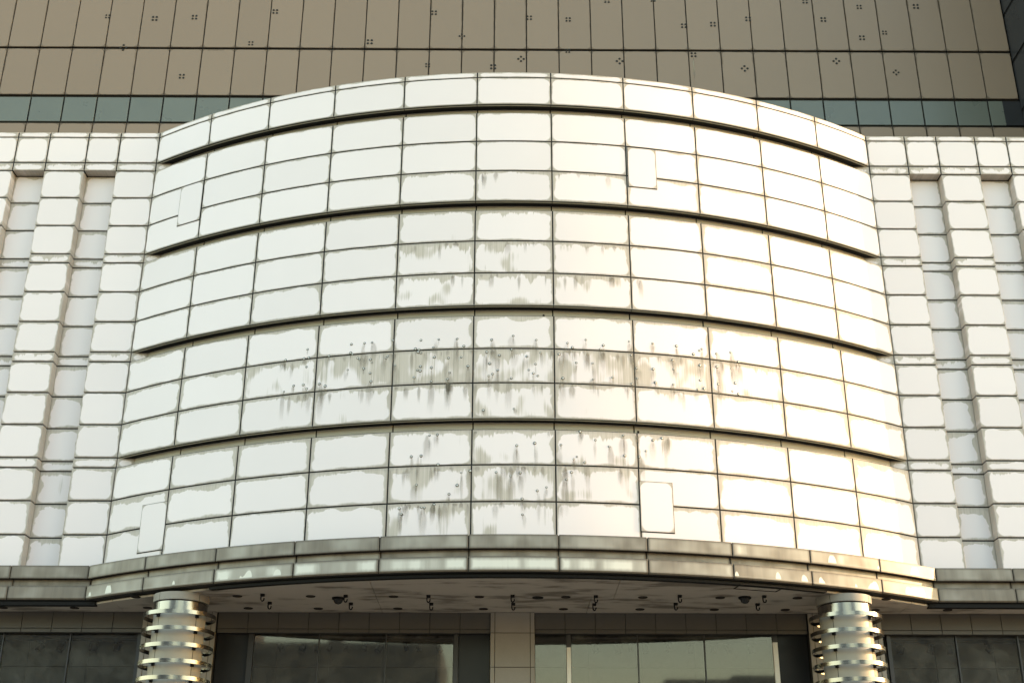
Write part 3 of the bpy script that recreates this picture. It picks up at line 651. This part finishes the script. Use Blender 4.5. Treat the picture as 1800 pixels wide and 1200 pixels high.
# ------------------------------------------------------------------ tan tower behind
YT = 10.0
tower = empty('tower'); tag(tower, 'tan panelled tower block behind the store with a band of teal glass', 'building')
b = MB(); b.box(-24, 19.12, YT + .10, 26, 0.0, 36 + ZO); obj('wall', b.build('tower_backing', GAP), tower)
T0, TP = -19.27, 1.2395
trow = [(24.30, 26.50, 'p'), (26.50, 27.68, 'g'), (27.68, 29.86, 'p'), (29.86, 32.62, 'p')]
tc = {}
for z0, z1, kd in trow:
    for i in range(-2, 31):
        x0, x1 = T0 + TP*i, T0 + TP*(i + 1)
        if i == 30: x1 = 19.11
        key = (z0, round(x1 - x0, 3), kd)
        gw, gh = (.036, .095) if kd == 'p' else (.06, .11)
        if kd == 'g' and i == 30:
            obj('glass_pane', sheet('glass_pane', .52, z1 - z0 - gh, .05, .004, TEAL), tower, (x0 + .29, YT + .02, (z0 + z1)/2 + ZO))
            obj('dark_pane', sheet('dark_pane', .66, z1 - z0 - gh, .05, .004, DARKGLASS), tower, (x0 + .89, YT + .02, (z0 + z1)/2 + ZO)); continue  # reflection of the dark block, put into colour as a darker end pane
        if key not in tc: tc[key] = sheet('tower_panel' if kd == 'p' else 'glass_pane', x1 - x0 - gw, z1 - z0 - gh, .06, .010, TOWER if kd == 'p' else TEAL)
        o = obj('panel' if kd == 'p' else 'glass_pane', tc[key], tower, ((x0 + x1)/2, YT + (0 if kd == 'p' else .03), (z0 + z1)/2 + ZO), 0, (random.uniform(.05, .35), random.uniform(.02, .3)*random.random(), random.choice((0, 0, 0, .1)), 1))
        o.rotation_euler = (random.uniform(-.004, .004), 0, random.uniform(-.004, .004))
DOTS = [(-15.64,31.33,0),(-13.81,31.24,0),(-12.28,31.31,0),(-14.85,29.87,1),(-9.18,31.60,0),(-10.00,30.09,0),(-12.48,28.56,0),(-5.45,30.19,0),(-3.02,31.58,0),(-1.92,30.48,1),(0.67,31.36,0),(2.18,31.29,0),(-3.20,29.12,0),(-0.71,29.06,0),(0.35,29.43,1),(2.14,29.81,0),(3.71,32.20,0),(5.51,32.26,0),(4.11,29.35,1),(6.65,31.02,0),(7.78,31.10,0),(9.16,31.36,0),(11.45,32.22,0),(12.08,31.35,0),(13.54,31.96,0),(13.49,30.49,0),(14.39,30.74,0),(15.76,32.00,0),(6.95,29.66,0),(8.86,29.04,1),(12.39,29.40,1),(14.61,28.89,1)]
b = MB()
def four(name, rot):
    b = MB()
    for sx, sz in ((-1, -1), (1, -1), (1, 1), (-1, 1)):
        x, z = sx*.066, sz*.066
        if rot: x, z = (x - z)*.75, (x + z)*.75
        V, n = [], 8
        for ring, (r, yy) in enumerate(((.045, .02), (.041, -.012))): V += [(x + r*math.cos(6.2832*i/n), yy, z + r*math.sin(6.2832*i/n)) for i in range(n)]
        b.add(V, [(i, (i + 1) % n, n + (i + 1) % n, n + i) for i in range(n)] + [tuple(range(n, 2*n))])
    return b.build(name, GAP)
f0, f1 = four('fixing_studs', 0), four('fixing_studs', 1)
for x, z, r in DOTS:
    o = obj('fixing_studs', f1 if r else f0, tower, (x, YT - .004, z + ZO)); k_ = random.uniform(.85, 1.1); o.scale = (k_, 1, k_)

V = [(6.93 + dx, YT - .005, 29.62 + ZO - 1.25*t) for t in (0, .33, .66, 1) for dx in (-.05, .05)]
dm = mesh('drip_stain', V, [(2*i + 2, 2*i + 3, 2*i + 1, 2*i) for i in range(3)], STREAK); ua = dm.uv_layers.new(name='metres'); ub = dm.uv_layers.new(name='half')
for lp in dm.loops: k_ = lp.vertex_index; ua.data[lp.index].uv = ((-1, 1)[k_ % 2], (k_//2)/3); ub.data[lp.index].uv = (.5, .75)
obj('drip_stain', dm, tower)

# dark glass block standing forward at the right
dk = empty('dark_tower'); tag(dk, 'near black glazed block at the right edge standing forward of the tan tower', 'building')
b = MB(); b.box(19.16, 32, 2.6, 26, 0, 40); obj('wall', b.build('dark_wall', BLACK), dk)
for i in range(9):
    b = MB(); z = 20 + i*2.2; 
    for j in range(4): b.box(19.13, 19.165, 2.65 + 1.85*j, 4.45 + 1.85*j, z + .05, z + 2.1)
    obj('window', b.build('window', DARKGLASS), dk)

# ------------------------------------------------------------------ across the street, seen mirrored in the glass and the steel rings
CONC = mat_plain('street_facade', (0.125, 0.135, 0.15), 0.8, var=0.15)
def across(x0, x1, h, label, bits):
    t = empty('street_building', ((x0 + x1)/2, -75, 0)); tag(t, label, 'building')
    cx = (x0 + x1)/2
    b = MB(); b.box(x0 - cx, x1 - cx, -14, 0, 0.003, h); obj('wall', b.build('street_wall', CONC), t)
    for a, c, hh in bits:
        b = MB(); b.box(a - cx, c - cx, -9, -3, h, h + hh); obj('roof_house', b.build('roof_house', CONC), t)
    wb = MB(); wb.box(-1.1, 1.1, 0.004, 0.06, -.9, .9); me = wb.build('window', DARKGLASS)
    n = int((x1 - x0)/3.4); fl = int(h/3.6)
    for f in range(fl):
        for i in range(n): obj('window', me, t, (x0 - cx + (x1 - x0)*(i + .5)/n, 0, 2.0 + 3.6*f))
across(-62, -5.5, 21.3, 'long grey block across the street, mirrored in the left shop window', [(-62, -21.8, 8.0), (-15.2, -14.0, .9), (-9, -7, .5)])
across(13, 58, 18.4, 'low grey block across the street, mirrored in the right shop window', [(19, 24, .8), (29.5, 58, 9.0)])
